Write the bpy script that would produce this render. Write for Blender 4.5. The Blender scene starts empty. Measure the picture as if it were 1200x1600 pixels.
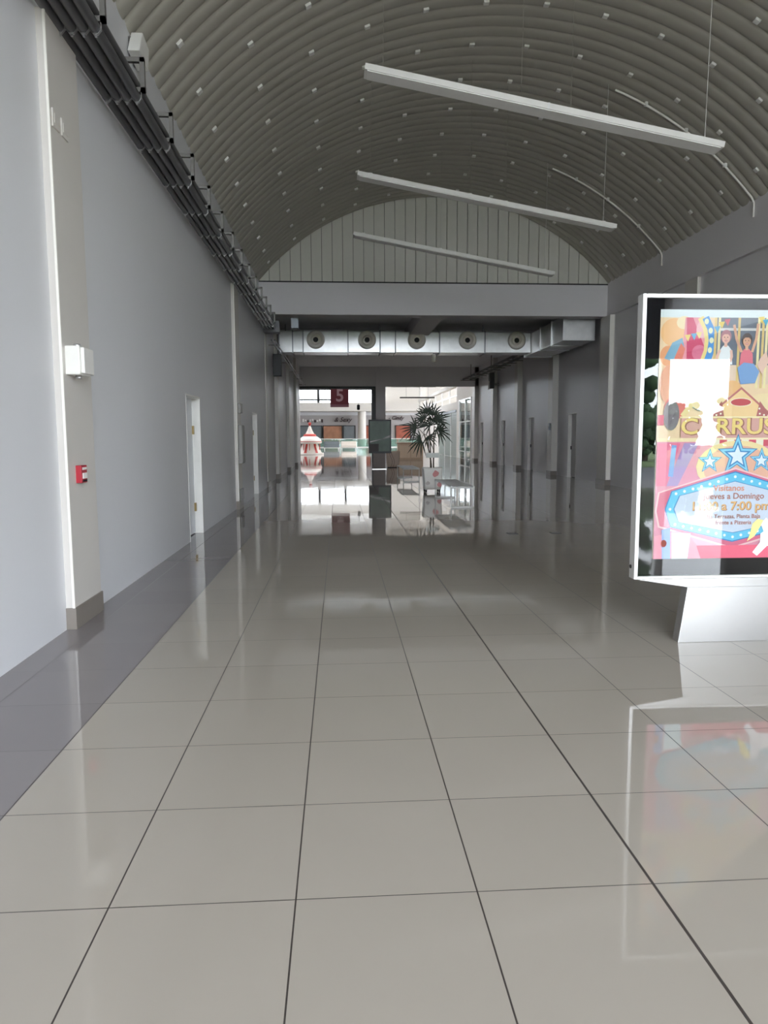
import bpy, bmesh, math, random
from mathutils import Vector, Matrix
random.seed(5)
S = bpy.context.scene
COL = S.collection

# ------------------------------------------------------------------ camera, sky, exposure
FPX, PITCH, YAW, ROLL, EYE = 1103.7, .1068, .0625, -.0041, 1.507
cy, sy, cp, sp = math.cos(YAW), math.sin(YAW), math.cos(PITCH), math.sin(PITCH)
Fv = Vector((sy*cp, cy*cp, -sp)); Rv = Vector((cy, -sy, 0)); Uv = Rv.cross(Fv)
cr, sr = math.cos(ROLL), math.sin(ROLL)
Rv, Uv = cr*Rv + sr*Uv, -sr*Rv + cr*Uv
cam = bpy.data.cameras.new('camera'); co = bpy.data.objects.new('camera', cam); COL.objects.link(co)
cam.sensor_fit = 'VERTICAL'; cam.sensor_height = 36; cam.lens = FPX/1600*36
cam.clip_start = .05; cam.clip_end = 500
m3 = Matrix((Rv, Uv, -Fv)).transposed()
co.matrix_world = Matrix.Translation((0, 0, EYE)) @ m3.to_4x4()
S.camera = co

SKY = 9.5
w = bpy.data.worlds.new('overcast_sky'); S.world = w; w.use_nodes = True
nt = w.node_tree; nt.nodes.clear()
tc = nt.nodes.new('ShaderNodeTexCoord'); sx = nt.nodes.new('ShaderNodeSeparateXYZ')
rp = nt.nodes.new('ShaderNodeValToRGB'); bg = nt.nodes.new('ShaderNodeBackground'); wo = nt.nodes.new('ShaderNodeOutputWorld')
nt.links.new(tc.outputs['Generated'], sx.inputs[0]); nt.links.new(sx.outputs['Z'], rp.inputs[0])
rp.color_ramp.elements[0].color = (.865, .92, 1, 1); rp.color_ramp.elements[1].color = (.86, .91, 1, 1)
nt.links.new(rp.outputs[0], bg.inputs[0]); bg.inputs[1].default_value = SKY
nt.links.new(bg.outputs[0], wo.inputs[0])
S.view_settings.view_transform = 'Standard'; S.view_settings.look = 'None'
S.view_settings.gamma = 1; S.view_settings.use_curve_mapping = False
S.view_settings.exposure = 0.6
S.cycles.max_bounces = 14; S.cycles.diffuse_bounces = 8; S.cycles.glossy_bounces = 6
S.cycles.transparent_max_bounces = 12
S.cycles.sample_clamp_indirect = 12; S.cycles.caustics_reflective = False; S.cycles.caustics_refractive = False
S.cycles.use_denoising = True

# ------------------------------------------------------------------ materials
def lin(c): c /= 255; return c/12.92 if c <= .04045 else ((c+.055)/1.055)**2.4
def L3(c): return (lin(c[0]), lin(c[1]), lin(c[2]), 1)
MATS = {}
def mat(name, rgb, rough=.5, metal=0., var=.05, scale=6., spec=.5, emit=0., bump=0.):
    if name in MATS: return MATS[name]
    m = bpy.data.materials.new(name); m.use_nodes = True; t = m.node_tree; b = t.nodes['Principled BSDF']
    tc = t.nodes.new('ShaderNodeTexCoord'); nz = t.nodes.new('ShaderNodeTexNoise')
    nz.inputs['Scale'].default_value = scale; nz.inputs['Detail'].default_value = 3
    t.links.new(tc.outputs['Object'], nz.inputs['Vector'])
    mx = t.nodes.new('ShaderNodeMix'); mx.data_type = 'RGBA'
    c = L3(rgb)
    mx.inputs[6].default_value = tuple(v*(1-var) for v in c[:3])+(1,)
    mx.inputs[7].default_value = tuple(min(1, v*(1+var)) for v in c[:3])+(1,)
    t.links.new(nz.outputs[0], mx.inputs[0]); t.links.new(mx.outputs[2], b.inputs['Base Color'])
    b.inputs['Roughness'].default_value = rough; b.inputs['Metallic'].default_value = metal
    b.inputs['Specular IOR Level'].default_value = spec
    if emit:
        t.links.new(mx.outputs[2], b.inputs['Emission Color']); b.inputs['Emission Strength'].default_value = emit
    if bump:
        bp = t.nodes.new('ShaderNodeBump'); bp.inputs['Distance'].default_value = bump; bp.inputs['Strength'].default_value = .6
        t.links.new(nz.outputs[0], bp.inputs['Height']); t.links.new(bp.outputs[0], b.inputs['Normal'])
    MATS[name] = m; return m

def pane_mat(name, tint, ior=1.5, rough=0.0, cover=0.0, cover_rgb=(200, 210, 205)):
    m = bpy.data.materials.new(name); m.use_nodes = True; t = m.node_tree; t.nodes.clear()
    o = t.nodes.new('ShaderNodeOutputMaterial'); tr = t.nodes.new('ShaderNodeBsdfTransparent'); g = t.nodes.new('ShaderNodeBsdfGlossy')
    fr = t.nodes.new('ShaderNodeFresnel'); mx = t.nodes.new('ShaderNodeMixShader'); k = t.nodes.new('ShaderNodeMath')
    k.operation = 'MULTIPLY'; k.inputs[1].default_value = .95; k.use_clamp = True
    fr.inputs['IOR'].default_value = ior; g.inputs['Roughness'].default_value = rough; g.inputs['Color'].default_value = (1, 1, 1, 1)
    tr.inputs[0].default_value = tint
    t.links.new(fr.outputs[0], k.inputs[0]); t.links.new(k.outputs[0], mx.inputs[0])
    src = tr.outputs[0]
    if cover:
        d = t.nodes.new('ShaderNodeBsdfDiffuse'); d.inputs[0].default_value = L3(cover_rgb)
        m2 = t.nodes.new('ShaderNodeMixShader'); m2.inputs[0].default_value = cover
        t.links.new(tr.outputs[0], m2.inputs[1]); t.links.new(d.outputs[0], m2.inputs[2]); src = m2.outputs[0]
    t.links.new(src, mx.inputs[1]); t.links.new(g.outputs[0], mx.inputs[2]); t.links.new(mx.outputs[0], o.inputs[0])
    return m

TX0, TY0 = -.758, 2.178
def floor_mat():
    m = bpy.data.materials.new('polished_tile'); m.use_nodes = True; t = m.node_tree; N = t.nodes; K = t.links; b = N['Principled BSDF']
    def M(op, a, c=None, d=None):
        n = N.new('ShaderNodeMath'); n.operation = op
        for i, v in enumerate((a, c, d)):
            if v is None: continue
            if isinstance(v, (int, float)): n.inputs[i].default_value = v
            else: K.new(v, n.inputs[i])
        return n.outputs[0]
    def MIX(f, a, c):
        n = N.new('ShaderNodeMix'); n.data_type = 'RGBA'; K.new(f, n.inputs[0])
        for i, v in ((6, a), (7, c)):
            if isinstance(v, tuple): n.inputs[i].default_value = v
            else: K.new(v, n.inputs[i])
        return n.outputs[2]
    g = N.new('ShaderNodeNewGeometry'); s = N.new('ShaderNodeSeparateXYZ'); K.new(g.outputs['Position'], s.inputs[0])
    X, Y = s.outputs[0], s.outputs[1]
    u = M('DIVIDE', M('SUBTRACT', X, TX0), .6); v = M('DIVIDE', M('SUBTRACT', Y, TY0), .6)
    du = M('ABSOLUTE', M('SUBTRACT', u, M('ROUND', u))); dv = M('ABSOLUTE', M('SUBTRACT', v, M('ROUND', v)))
    jl = M('LESS_THAN', du, .0046); jt = M('LESS_THAN', dv, .0034)
    wide = M('LESS_THAN', M('ABSOLUTE', M('SUBTRACT', u, 3.0)), .0088)
    joint = M('MAXIMUM', M('MAXIMUM', jl, jt), wide)
    edge = M('LESS_THAN', X, TX0-.6+.004)
    cell = N.new('ShaderNodeCombineXYZ'); K.new(M('FLOOR', u), cell.inputs[0]); K.new(M('FLOOR', v), cell.inputs[1])
    wn = N.new('ShaderNodeTexWhiteNoise'); K.new(cell.outputs[0], wn.inputs['Vector'])
    nz = N.new('ShaderNodeTexNoise'); nz.inputs['Scale'].default_value = 2.2; nz.inputs['Detail'].default_value = 4; K.new(g.outputs['Position'], nz.inputs['Vector'])
    tone = M('MULTIPLY_ADD', wn.outputs[0], .5, M('MULTIPLY', nz.outputs[0], .5))
    cream = MIX(tone, L3((168, 161, 151)), L3((174, 167, 157)))
    grey = MIX(tone, L3((131, 126, 127)), L3((138, 133, 133)))
    base = MIX(edge, cream, grey)
    K.new(MIX(joint, base, L3((66, 60, 57))), b.inputs['Base Color'])
    K.new(M('MULTIPLY_ADD', joint, .45, .035), b.inputs['Roughness'])
    b.inputs['Specular IOR Level'].default_value = .5
    b.inputs['IOR'].default_value = 1.5
    n2 = N.new('ShaderNodeTexNoise'); n2.inputs['Scale'].default_value = 1.3; n2.inputs['Detail'].default_value = 1; K.new(g.outputs['Position'], n2.inputs['Vector'])
    tilt = M('MULTIPLY', M('SUBTRACT', wn.outputs[0], .5), M('SUBTRACT', v, M('FLOOR', v)))
    hgt = M('MULTIPLY_ADD', tilt, 1.0, M('MULTIPLY', n2.outputs[0], 2.0))
    bp = N.new('ShaderNodeBump'); bp.inputs['Strength'].default_value = 1; bp.inputs['Distance'].default_value = .0007
    K.new(hgt, bp.inputs['Height']); K.new(bp.outputs[0], b.inputs['Normal'])
    return m

M_floor = floor_mat()
M_wall = mat('wall_paint', (217, 218, 221), .45, var=.015, scale=.8, spec=.4)
M_wallr = mat('grey_wall_paint', (216, 214, 216), .42, var=.015, scale=.8, spec=.5)
M_pil = mat('pilaster_paint', (210, 206, 200), .4, var=.015, spec=.4)
M_beam = mat('beam_paint', (222, 219, 221), .55, var=.02, scale=1)
M_slab = mat('slab_paint', (228, 230, 233), .7)
M_roof = mat('roof_sheet', (180, 177, 166), .45, var=.03, scale=1.5, spec=.4)
M_gable = mat('gable_panel', (212, 210, 200), .5, var=.03)
M_seam = mat('panel_seam', (110, 110, 104), .6)
M_skirt = mat('skirting_tile', (132, 125, 118), .4, spec=.3)
M_white = mat('white_enamel', (236, 235, 230), .35)
M_edge = mat('lit_edge_conduit_white', (245, 242, 235), .3)  # whiter tone for painted-in lit edges, and for the roof conduits
M_door = mat('door_paint', (232, 235, 240), .4)
M_hinge = mat('brass_hinge', (150, 130, 90), .35, .8)
M_dark = mat('dark_gap', (24, 24, 26), .6)
M_cond = mat('dark_grey_conduit', (92, 92, 94), .35, .3)
M_brk = mat('bracket_steel', (120, 118, 114), .4, .6)
M_clamp = mat('zinc_clamp', (200, 200, 200), .3, .9)
M_galv = mat('galvanised_sheet', (212, 212, 212), .32, .9, var=.16, scale=5)
M_galvd = mat('duct_flange', (120, 124, 128), .4, .8)
M_noz = mat('nozzle_plastic', (244, 238, 228), .45)
M_chrome = mat('brushed_stainless', (205, 205, 203), .24, .95, var=.04, scale=3)
M_alu = mat('aluminium_frame', (238, 238, 236), .3, .4)
M_black = mat('black_backing', (14, 14, 17), .9, spec=.05)
M_blackm = mat('black_plastic', (28, 28, 30), .45)
M_red = mat('alarm_red', (178, 42, 58), .35)
M_leaf = mat('palm_leaf', (27, 44, 26), .6, var=.3, scale=12)
M_stem = mat('palm_stem', (70, 62, 48), .7)
M_soil = mat('potting_soil', (60, 48, 38), .9)
M_pot = mat('white_planter', (240, 236, 230), .35)
M_pink = mat('pink_patch', (206, 130, 130), .4)
M_potb = mat('beige_planter', (214, 190, 170), .45)
M_potl = mat('brown_line', (150, 118, 98), .5)
M_rubber = mat('rubber', (30, 30, 32), .6)
M_wire = mat('white_wire', (232, 232, 230), .3)
M_maroon = mat('banner_maroon', (120, 52, 62), .7)
M_pinkt = mat('banner_figure', (204, 170, 178), .7)
M_tentw = mat('carousel_cream', (240, 232, 222), .5)
M_tentr = mat('carousel_red', (196, 60, 48), .5)
M_fasc = mat('fascia_plaster', (226, 222, 216), .6)
M_sign = mat('sign_band', (176, 172, 172), .6)
M_shopg = mat('shop_window_dark', (110, 118, 122), .2)
M_shopo = mat('shop_display_orange', (178, 128, 100), .5, var=.4, scale=1.6)
M_shopr = mat('shop_display_red', (166, 92, 72), .5, var=.35, scale=1.6)
M_letd = mat('sign_letter_dark', (60, 42, 46), .5)
M_letw = mat('sign_letter_white', (240, 238, 236), .5)
M_shut = mat('shutter_slats', (150, 160, 156), .3, .3)
M_wood = mat('counter_laminate', (206, 178, 150), .45, var=.08)
M_road = mat('asphalt', (88, 88, 90), .9, var=.15, scale=3)
M_pave = mat('pavement', (104, 103, 101), .8, var=.1, scale=2)
M_tree = mat('tree_foliage', (58, 86, 48), .8, var=.4, scale=3)
M_bark = mat('bark', (84, 70, 56), .9)
M_glass = pane_mat('kiosk_glass', (.96, .98, .97, 1))
M_rail = pane_mat('green_glass', (.72, .9, .84, 1), cover=.35, cover_rgb=(160, 200, 186))
M_shopglass = pane_mat('shop_glass', (.8, .88, .86, 1))
M_canopy = mat('canopy_paint', (96, 94, 97), .7)
M_clear = pane_mat('window_glass', (.95, .97, .97, 1))

# ------------------------------------------------------------------ mesh helpers
class MB:
    def __init__(s): s.v = []; s.f = []; s.mi = []; s.sm = []; s.mats = []
    def _m(s, m):
        if m not in s.mats: s.mats.append(m)
        return s.mats.index(m)
    def add(s, vs, fs, m, smooth=False):
        o = len(s.v); s.v += [tuple(v) for v in vs]; k = s._m(m)
        for f in fs: s.f.append(tuple(i+o for i in f)); s.mi.append(k); s.sm.append(smooth)
        return s
    def box(s, x0, y0, z0, x1, y1, z1, m):
        v = [(x, y, z) for z in (z0, z1) for y in (y0, y1) for x in (x0, x1)]
        return s.add(v, [(0, 2, 3, 1), (4, 5, 7, 6), (0, 1, 5, 4), (2, 6, 7, 3), (0, 4, 6, 2), (1, 3, 7, 5)], m)
    def bar(s, a, b, wx, wz, m):
        a, b = Vector(a), Vector(b); d = (b-a).normalized(); up = Vector((0, 0, 1)) if abs(d.z) < .95 else Vector((0, 1, 0))
        r = d.cross(up).normalized()*wx/2; u = r.cross(d).normalized()*wz/2
        v = [p+i*r+j*u for p in (a, b) for i, j in ((-1, -1), (1, -1), (1, 1), (-1, 1))]
        return s.add(v, [(3, 2, 1, 0), (4, 5, 6, 7), (0, 1, 5, 4), (1, 2, 6, 5), (2, 3, 7, 6), (3, 0, 4, 7)], m)
    def tube(s, pts, rad, m, n=10, cap=True):
        pts = [Vector(p) for p in pts]; rs = rad if isinstance(rad, (list, tuple)) else [rad]*len(pts)
        vs = []; u = None
        for i, p in enumerate(pts):
            d = (pts[min(i+1, len(pts)-1)]-pts[max(i-1, 0)]).normalized()
            if u is None: u = d.orthogonal().normalized()
            u = (u-d*u.dot(d)).normalized(); w_ = d.cross(u)
            vs += [p+rs[i]*(math.cos(2*math.pi*k/n)*u+math.sin(2*math.pi*k/n)*w_) for k in range(n)]
        fs = [(i*n+k, i*n+(k+1) % n, (i+1)*n+(k+1) % n, (i+1)*n+k) for i in range(len(pts)-1) for k in range(n)]
        s.add(vs, fs, m, True)
        if cap: s.add(vs[:n], [tuple(range(n))[::-1]], m); s.add(vs[-n:], [tuple(range(n))], m)
        return s
    def lathe(s, prof, m, c=(0, 0, 0), n=24, axis='Z', smooth=True):
        vs = []
        for r, h in prof:
            for k in range(n):
                a = 2*math.pi*k/n; p = (r*math.cos(a), r*math.sin(a), h)
                if axis == 'Y': p = (p[0], h, p[1])
                if axis == 'X': p = (h, p[0], p[1])
                vs.append((p[0]+c[0], p[1]+c[1], p[2]+c[2]))
        fs = [(i*n+k, i*n+(k+1) % n, (i+1)*n+(k+1) % n, (i+1)*n+k) for i in range(len(prof)-1) for k in range(n)]
        return s.add(vs, fs, m, smooth)
    def prism(s, poly, y0, y1, m):           # polygon in X-Z, extruded along Y
        n = len(poly); v = [(x, y0, z) for x, z in poly]+[(x, y1, z) for x, z in poly]
        fs = [tuple(range(n)), tuple(range(2*n-1, n-1, -1))]+[(i, i+n, (i+1) % n+n, (i+1) % n) for i in range(n)]
        return s.add(v, fs, m)
    def prismx(s, poly, x0, x1, m):          # polygon in Y-Z, extruded along X
        n = len(poly); v = [(x0, y, z) for y, z in poly]+[(x1, y, z) for y, z in poly]
        fs = [tuple(range(n)), tuple(range(2*n-1, n-1, -1))]+[(i, i+n, (i+1) % n+n, (i+1) % n) for i in range(n)]
        return s.add(v, fs, m)
    def build(s, name, parent=None, bevel=0., kind=None):
        me = bpy.data.meshes.new(name); me.from_pydata(s.v, [], s.f)
        for m in s.mats: me.materials.append(m)
        me.polygons.foreach_set('material_index', s.mi); me.polygons.foreach_set('use_smooth', s.sm); me.update()
        bm = bmesh.new(); bm.from_mesh(me); bmesh.ops.recalc_face_normals(bm, faces=bm.faces); bm.to_mesh(me); bm.free()
        o = bpy.data.objects.new(name, me); COL.objects.link(o)
        if parent: o.parent = parent; o.matrix_parent_inverse = Matrix.Translation(-parent.location)
        if bevel:
            b = o.modifiers.new('edge', 'BEVEL'); b.width = bevel; b.segments = 2; b.limit_method = 'ANGLE'
        if kind: o['kind'] = kind
        return o
def thing(name, label, cat, loc=(0, 0, 0), group=None):
    o = bpy.data.objects.new(name, None); COL.objects.link(o); o.location = loc; o.empty_display_size = .1
    return tag(o, label, cat, group)
def tag(o, label, cat, group=None):
    o['label'] = label; o['category'] = cat
    if group: o['group'] = group
    return o
def struct(mb, name, parent=None, bevel=0.): return mb.build(name, parent, bevel, None if parent else 'structure')
def bx(x0, y0, z0, x1, y1, z1, m): return MB().box(x0, y0, z0, x1, y1, z1, m)
def text_geo(body, size, shear=0., bold=0., sx=1.):
    cu = bpy.data.curves.new('tmp', 'FONT'); cu.body = body; cu.size = size; cu.align_x = 'CENTER'; cu.align_y = 'CENTER'; cu.shear = shear; cu.offset = bold
    cu.resolution_u = 3
    ob = bpy.data.objects.new('tmp', cu); COL.objects.link(ob); bpy.context.view_layer.update()
    me = bpy.data.meshes.new_from_object(ob.evaluated_get(bpy.context.evaluated_depsgraph_get()))
    vs = [(v.co.x*sx, v.co.y) for v in me.vertices]; fs = [tuple(p.vertices) for p in me.polygons]
    bpy.data.objects.remove(ob); bpy.data.curves.remove(cu); bpy.data.meshes.remove(me)
    return vs, fs

# ------------------------------------------------------------------ room shell
XL, XLU, XR, YB, YF, YE = -2.16, -2.30, 8.22, 21.4, -8.0, 42.0      # left wall, upper left wall, right wall, beam, front, far opening
SPR, APX, CX = 6.05, 8.48, 2.925
HW = 5.225; RISE = APX-SPR; RAD = (HW*HW+RISE*RISE)/(2*RISE); ZC = APX-RAD
def arc_z(x): return ZC+math.sqrt(max(0, RAD*RAD-(x-CX)**2))

f = MB(); f.add([(-30, -10, 0), (45, -10, 0), (45, 112, 0), (-30, 112, 0)], [(0, 1, 2, 3)], M_floor); struct(f, 'floor')

# left wall: drywall panel with two door recesses and a ledge behind the conduits
def wall_with_holes(x_in, x_out, y0, y1, z1, holes, m):
    mb = MB(); ys = y0
    for (a, b, zt) in sorted(holes):
        mb.box(min(x_in, x_out), ys, 0, max(x_in, x_out), a, z1, m); mb.box(min(x_in, x_out), a, zt, max(x_in, x_out), b, z1, m); ys = b
    mb.box(min(x_in, x_out), ys, 0, max(x_in, x_out), y1, z1, m); return mb
struct(wall_with_holes(XL, -2.42, YF, YB, 4.62, [(10.25, 11.27, 2.12), (17.95, 18.96, 2.12)], M_wall), 'wall_left')
struct(bx(-2.75, YF, 4.62, XLU, YB+.5, SPR+.22, M_wall), 'wall_left.001')
struct(bx(-2.5, YB, 0, -2.28, YE, 5.6, M_wallr), 'wall_left.002')
rd = [(24.4, 25.3), (29.85, 30.75), (35.0, 35.9), (40.4, 41.3)]
struct(wall_with_holes(8.28, 8.55, YB+.3, YE+.6, 5.6, [(a, b, 2.3) for a, b in rd], M_wallr), 'wall_right')
struct(MB().box(XR, YF, 3.45, 8.55, .8, 5.1, M_wallr).box(XR, .8, 0, 8.55, YB+.3, 5.1, M_wallr), 'wall_right.001')  # side opening near the front added to brighten the left wall
struct(bx(8.12, YF, 5.08, 8.6, YB+.5, SPR+.22, M_beam), 'trim_1')                     # long edge beam under the roof, right
# pilasters on the left
def pilaster(n, y0, y1, x, z1, edge=True, xw=XL, skirt=True):
    p = struct(bx(xw-.05, y0, 0, x, y1, z1, M_pil), 'trim_%d' % n)
    if edge: MB().box(x-.012, y0-.012, .17, x+.006, y0+.004, z1, M_edge).build('lit_corner_strip', p)  # whiter strip paints in the lit near corner
    if skirt: MB().box(xw-.05, y0-.012, 0, x+.014, y1+.01, .17, M_skirt).build('skirting_tile', p, .002)
pilaster(2, 5.6, 6.22, -2.095, 4.6)
pilaster(3, 14.85, 15.45, -2.10, 4.6)
pilaster(4, 21.3, 21.9, -2.14, 5.1, False, -2.28)
pilaster(5, 25.6, 26.2, -2.16, 5.5, False, -2.28)
pilaster(6, 31.2, 31.8, -2.16, 5.5, False, -2.28)
pilaster(7, 36.6, 37.2, -2.16, 5.5, False, -2.28)
# columns on the right
rc = [(21.0, 21.75), (26.55, 27.1), (31.85, 32.4), (36.95, 37.5), (42.0, 42.6)]
for i, (a, b) in enumerate(rc):
    c = struct(bx(8.05 if i else 8.06, a, 0, 8.3, b, 5.08 if i == 0 else 5.6, M_pil), 'trim_%d' % (8+i))
    MB().box(8.035, a-.015, 0, 8.3, b+.01, .16, M_skirt).build('skirting_tile', c, .002)
    if i == 0: MB().box(8.06, a-.02, .16, 8.19, a-.001, 5.07, M_edge).build('lit_face_strip', c)  # whiter strip paints in the lit near face of the first column
p = struct(bx(8.15, 16.0, 0, 8.3, 16.6, 5.08, M_pil), 'trim_23')
MB().box(8.14, 15.985, .16, 8.16, 16.005, 5.07, M_edge).build('lit_corner_strip', p); MB().box(8.135, 15.985, 0, 8.3, 16.61, .16, M_skirt).build('skirting_tile', p, .002)  # whiter strip paints in the lit near edge; skirting below
# beam, gable, roof
struct(bx(-2.42, YB, 5.08, 8.3, YB+.5, 6.02, M_beam), 'trim_13', bevel=.01)
g = MB(); g.prism([(CX-HW, SPR-.05)]+[(x, arc_z(x)+.1) for x in [CX-HW+i*HW/24 for i in range(49)]]+[(CX+HW, SPR-.05)], YB+.12, YB+.3, M_seam)
n = 34; pw = 2*HW/n
for i in range(n):
    a = CX-HW+i*pw+.008; b = a+pw-.016
    g.prism([(a, SPR-.03), (b, SPR-.03), (b, arc_z(b)+.08), ((a+b)/2, arc_z((a+b)/2)+.08), (a, arc_z(a)+.08)], YB+.05, YB+.13, M_gable)
struct(g, 'wall_back')
struct(bx(-2.3, YB-.012, 6.0, 8.12, YB+.06, 6.035, M_dark), 'trim_14')
PITCH_R = .31; NA = 56; a0 = math.asin(HW/RAD)
vs = []; prof = [(0, 0), (.06, .55), (.16, .82), (.3, .96), (.5, 1), (.7, .96), (.84, .82), (.94, .55)]
ys = []; y = YF
while y < YB+.1:
    ys += [(y+t*PITCH_R, .055*d) for t, d in prof]; y += PITCH_R
for (yy, d) in ys:
    for k in range(NA+1):
        a = -a0-.03+(2*a0+.06)*k/NA; r = RAD+.03-d
        vs.append((CX+r*math.sin(a), yy, ZC+r*math.cos(a)))
fs = [(i*(NA+1)+k, i*(NA+1)+k+1, (i+1)*(NA+1)+k+1, (i+1)*(NA+1)+k) for i in range(len(ys)-1) for k in range(NA)]
ceil = MB().add(vs, fs, M_roof, True)
ceil = struct(ceil, 'ceiling')
clip0 = None; rest = MB()
for r_ in range(-4, 8):
    yy = 12.02+1.24*r_
    for k in range(12):
        a = (k-5.5)*.99/RAD; rr = RAD-.03
        p = Vector((CX+rr*math.sin(a), yy, ZC+rr*math.cos(a)))
        rot = Matrix.Rotation(a, 4, 'Y')
        if -3 <= r_ <= 4:
            if clip0 is None:
                clip0 = MB().box(-.045, -.045, -.03, .045, .045, .02, M_white).build('roof_clip', ceil, .006); cl = clip0
            else:
                cl = clip0.copy(); COL.objects.link(cl)
            cl.matrix_parent_inverse = Matrix(); cl.parent = ceil; cl.matrix_basis = Matrix.Translation(p) @ rot
        else:
            q = [(rot @ Vector(c))+p for c in [(x, y_, z) for z in (-.03, .02) for y_ in (-.045, .045) for x in (-.045, .045)]]
            rest.add(q, [(0, 2, 3, 1), (4, 5, 7, 6), (0, 1, 5, 4), (2, 6, 7, 3), (0, 4, 6, 2), (1, 3, 7, 5)], M_white)
o = rest.build('roof_clip_rows', ceil); o['kind'] = 'stuff'
# front wall over the entrance, upper opening enlarged for more light inside
fr = MB(); fr.box(CX-HW-.2, YF-.2, 3.45, 7.4, YF, 3.75, M_canopy).box(7.4, YF-.2, 3.45, 14, YF, 4.2, M_canopy); fr.prism([(7.4, 4.2), (8.6, 4.2), (8.6, SPR)]+[(x, arc_z(x)+.05) for x in [8.15-i*.075 for i in range(11)]]+[(7.4, arc_z(7.4))], YF-.2, YF, M_canopy)
fr.box(-2.5, YF-.2, 3.75, -2.25, YF, SPR, M_canopy)
for x in (-.2, 2.0, 4.2, 6.3): fr.box(x-.06, YF-.15, 3.75, x+.06, YF-.03, arc_z(x), M_alu)
struct(fr, 'wall_front')
struct(bx(8.2, YF-.2, 0, 8.42, YF, 3.45, M_alu), 'trim_15')
struct(bx(8.2, YF, 3.45, 14, .9, 3.7, M_canopy), 'shade_slab')  # unseen slab added to keep the side opening less bright
struct(bx(10.1, YF-.2, 0, 14, YF, 3.45, M_canopy), 'wall_front.002')
# rear hall: slab, beams, far lintel, middle pillar
struct(bx(-2.5, YB+.3, 5.55, 8.6, YE+.4, 5.8, M_slab), 'ceiling.001')
struct(bx(2.55, YB+.5, 5.12, 3.25, 27.6, 5.56, M_beam), 'trim_16')
struct(bx(-2.3, 27.6, 5.05, 8.3, 28.0, 5.56, M_beam), 'trim_17')
struct(bx(-2.5, YE, 4.42, 8.6, YE+.4, 5.56, M_beam), 'trim_18')
struct(bx(2.17, YE-.15, 0, 2.73, YE+.4, 5.4, M_beam), 'trim_19')
struct(MB().box(1.92, YE+.05, 0, 2.0, YE+.15, 4.42, M_blackm).box(2.0, YE+.07, 0, 2.17, YE+.12, 4.42, M_blackm), 'trim_20')
struct(bx(-2.3, YE-.05, 4.28, 2.1, YE+.2, 4.42, M_blackm), 'trim_21')

# doors
def door(n, x, side, y0, y1, zt, fillm, jamb_edge):
    s = 1 if side == 'R' else -1                                     # recess direction
    d = thing('door_%d' % n, '', 'door', (x+s*.13, (y0+y1)/2, 0)); del d['label']; del d['category']; d['kind'] = 'structure'
    xs = sorted((x+s*.12, x+s*.16)); MB().box(xs[0], y0+.02, .015, xs[1], y1-.035, zt-.03, fillm).build('door_leaf', d)
    xs = sorted((x-s*.004, x+s*.2)); MB().box(xs[0], y1-.035, 0, xs[1], y1, zt, M_white).box(xs[0], y0-.001, 0, xs[1], y0+.018, zt, M_white).box(xs[0], y0, zt-.025, xs[1], y1, zt, M_white if side == 'L' else M_white).build('door_frame', d)
    for z in ((.35, 1.55) if side == 'L' else (1.0,)):
        xs = sorted((x+s*.09, x+s*.125)); MB().box(xs[0], y1-.075, z, xs[1], y1-.03, z+.13, M_hinge if side == 'L' else M_dark).build('hinge', d)
    xs = sorted((x+s*.17, x+s*.24)); MB().box(xs[0], y0-.1, 0, xs[1], y1+.1, zt+.1, M_dark).build('door_backing', d)
    MB().tube([(x+s*.12, y0+.09, 1.0), (x+s*.06, y0+.09, 1.0), (x+s*.06, y0+.2, 1.0)], .012, M_chrome).build('door_handle', d)
door(1, XL, 'L', 10.25, 11.27, 2.12, M_door, 1)
door(2, XL, 'L', 17.95, 18.96, 2.12, M_door, 1)
for i, (a, b) in enumerate(rd): door(3+i, 8.28, 'R', a, b, 2.3, M_wallr, 1)

# ------------------------------------------------------------------ mall beyond the far opening
MF = 110.0
# mall roof with an unseen slot added for light, far facade with clerestory windows
struct(MB().box(-30, 42.4, 10.6, 45, 60, 10.9, M_fasc).box(-30, 62.6, 10.6, 45, MF+2, 10.9, M_fasc), 'ceiling.002')
fa = MB().box(-30, MF, 8.75, 45, MF+.4, 10.6, M_fasc).box(-30, MF-3.5, 5.25, 45, MF+.4, 6.5, M_fasc).box(-30, MF, 4.75, 45, MF+.4, 5.25, M_slab)
fa.box(-30, MF, 3.3, 45, MF+.4, 4.75, M_sign).box(7.0, MF-.2, 5.1, 45, MF+.2, 10.6, M_fasc).box(-30, MF, 0, 45, MF+.4, 3.3, M_sign)
struct(fa, 'wall_back.001')
for i, x in enumerate((-12, -6.4, 3.4)):
    pass
wn = MB()
for x in (-20, -14.4, -9.8, -3.15, .9, 6.2): wn.box(x-.2, MF+.05, 6.5, x+.2, MF+.25, 8.75, M_blackm)
wn.box(-30, MF+.06, 6.98, .8, MF+.22, 7.24, M_blackm).box(-30, MF+.08, 8.6, 7, MF+.25, 8.75, M_blackm)
w1 = struct(wn, 'window_1')
MB().add([(-30, MF+.17, 6.5), (7, MF+.17, 6.5), (7, MF+.17, 8.75), (-30, MF+.17, 8.75)], [(0, 1, 2, 3)], M_clear).build('window_pane', w1)
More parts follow.
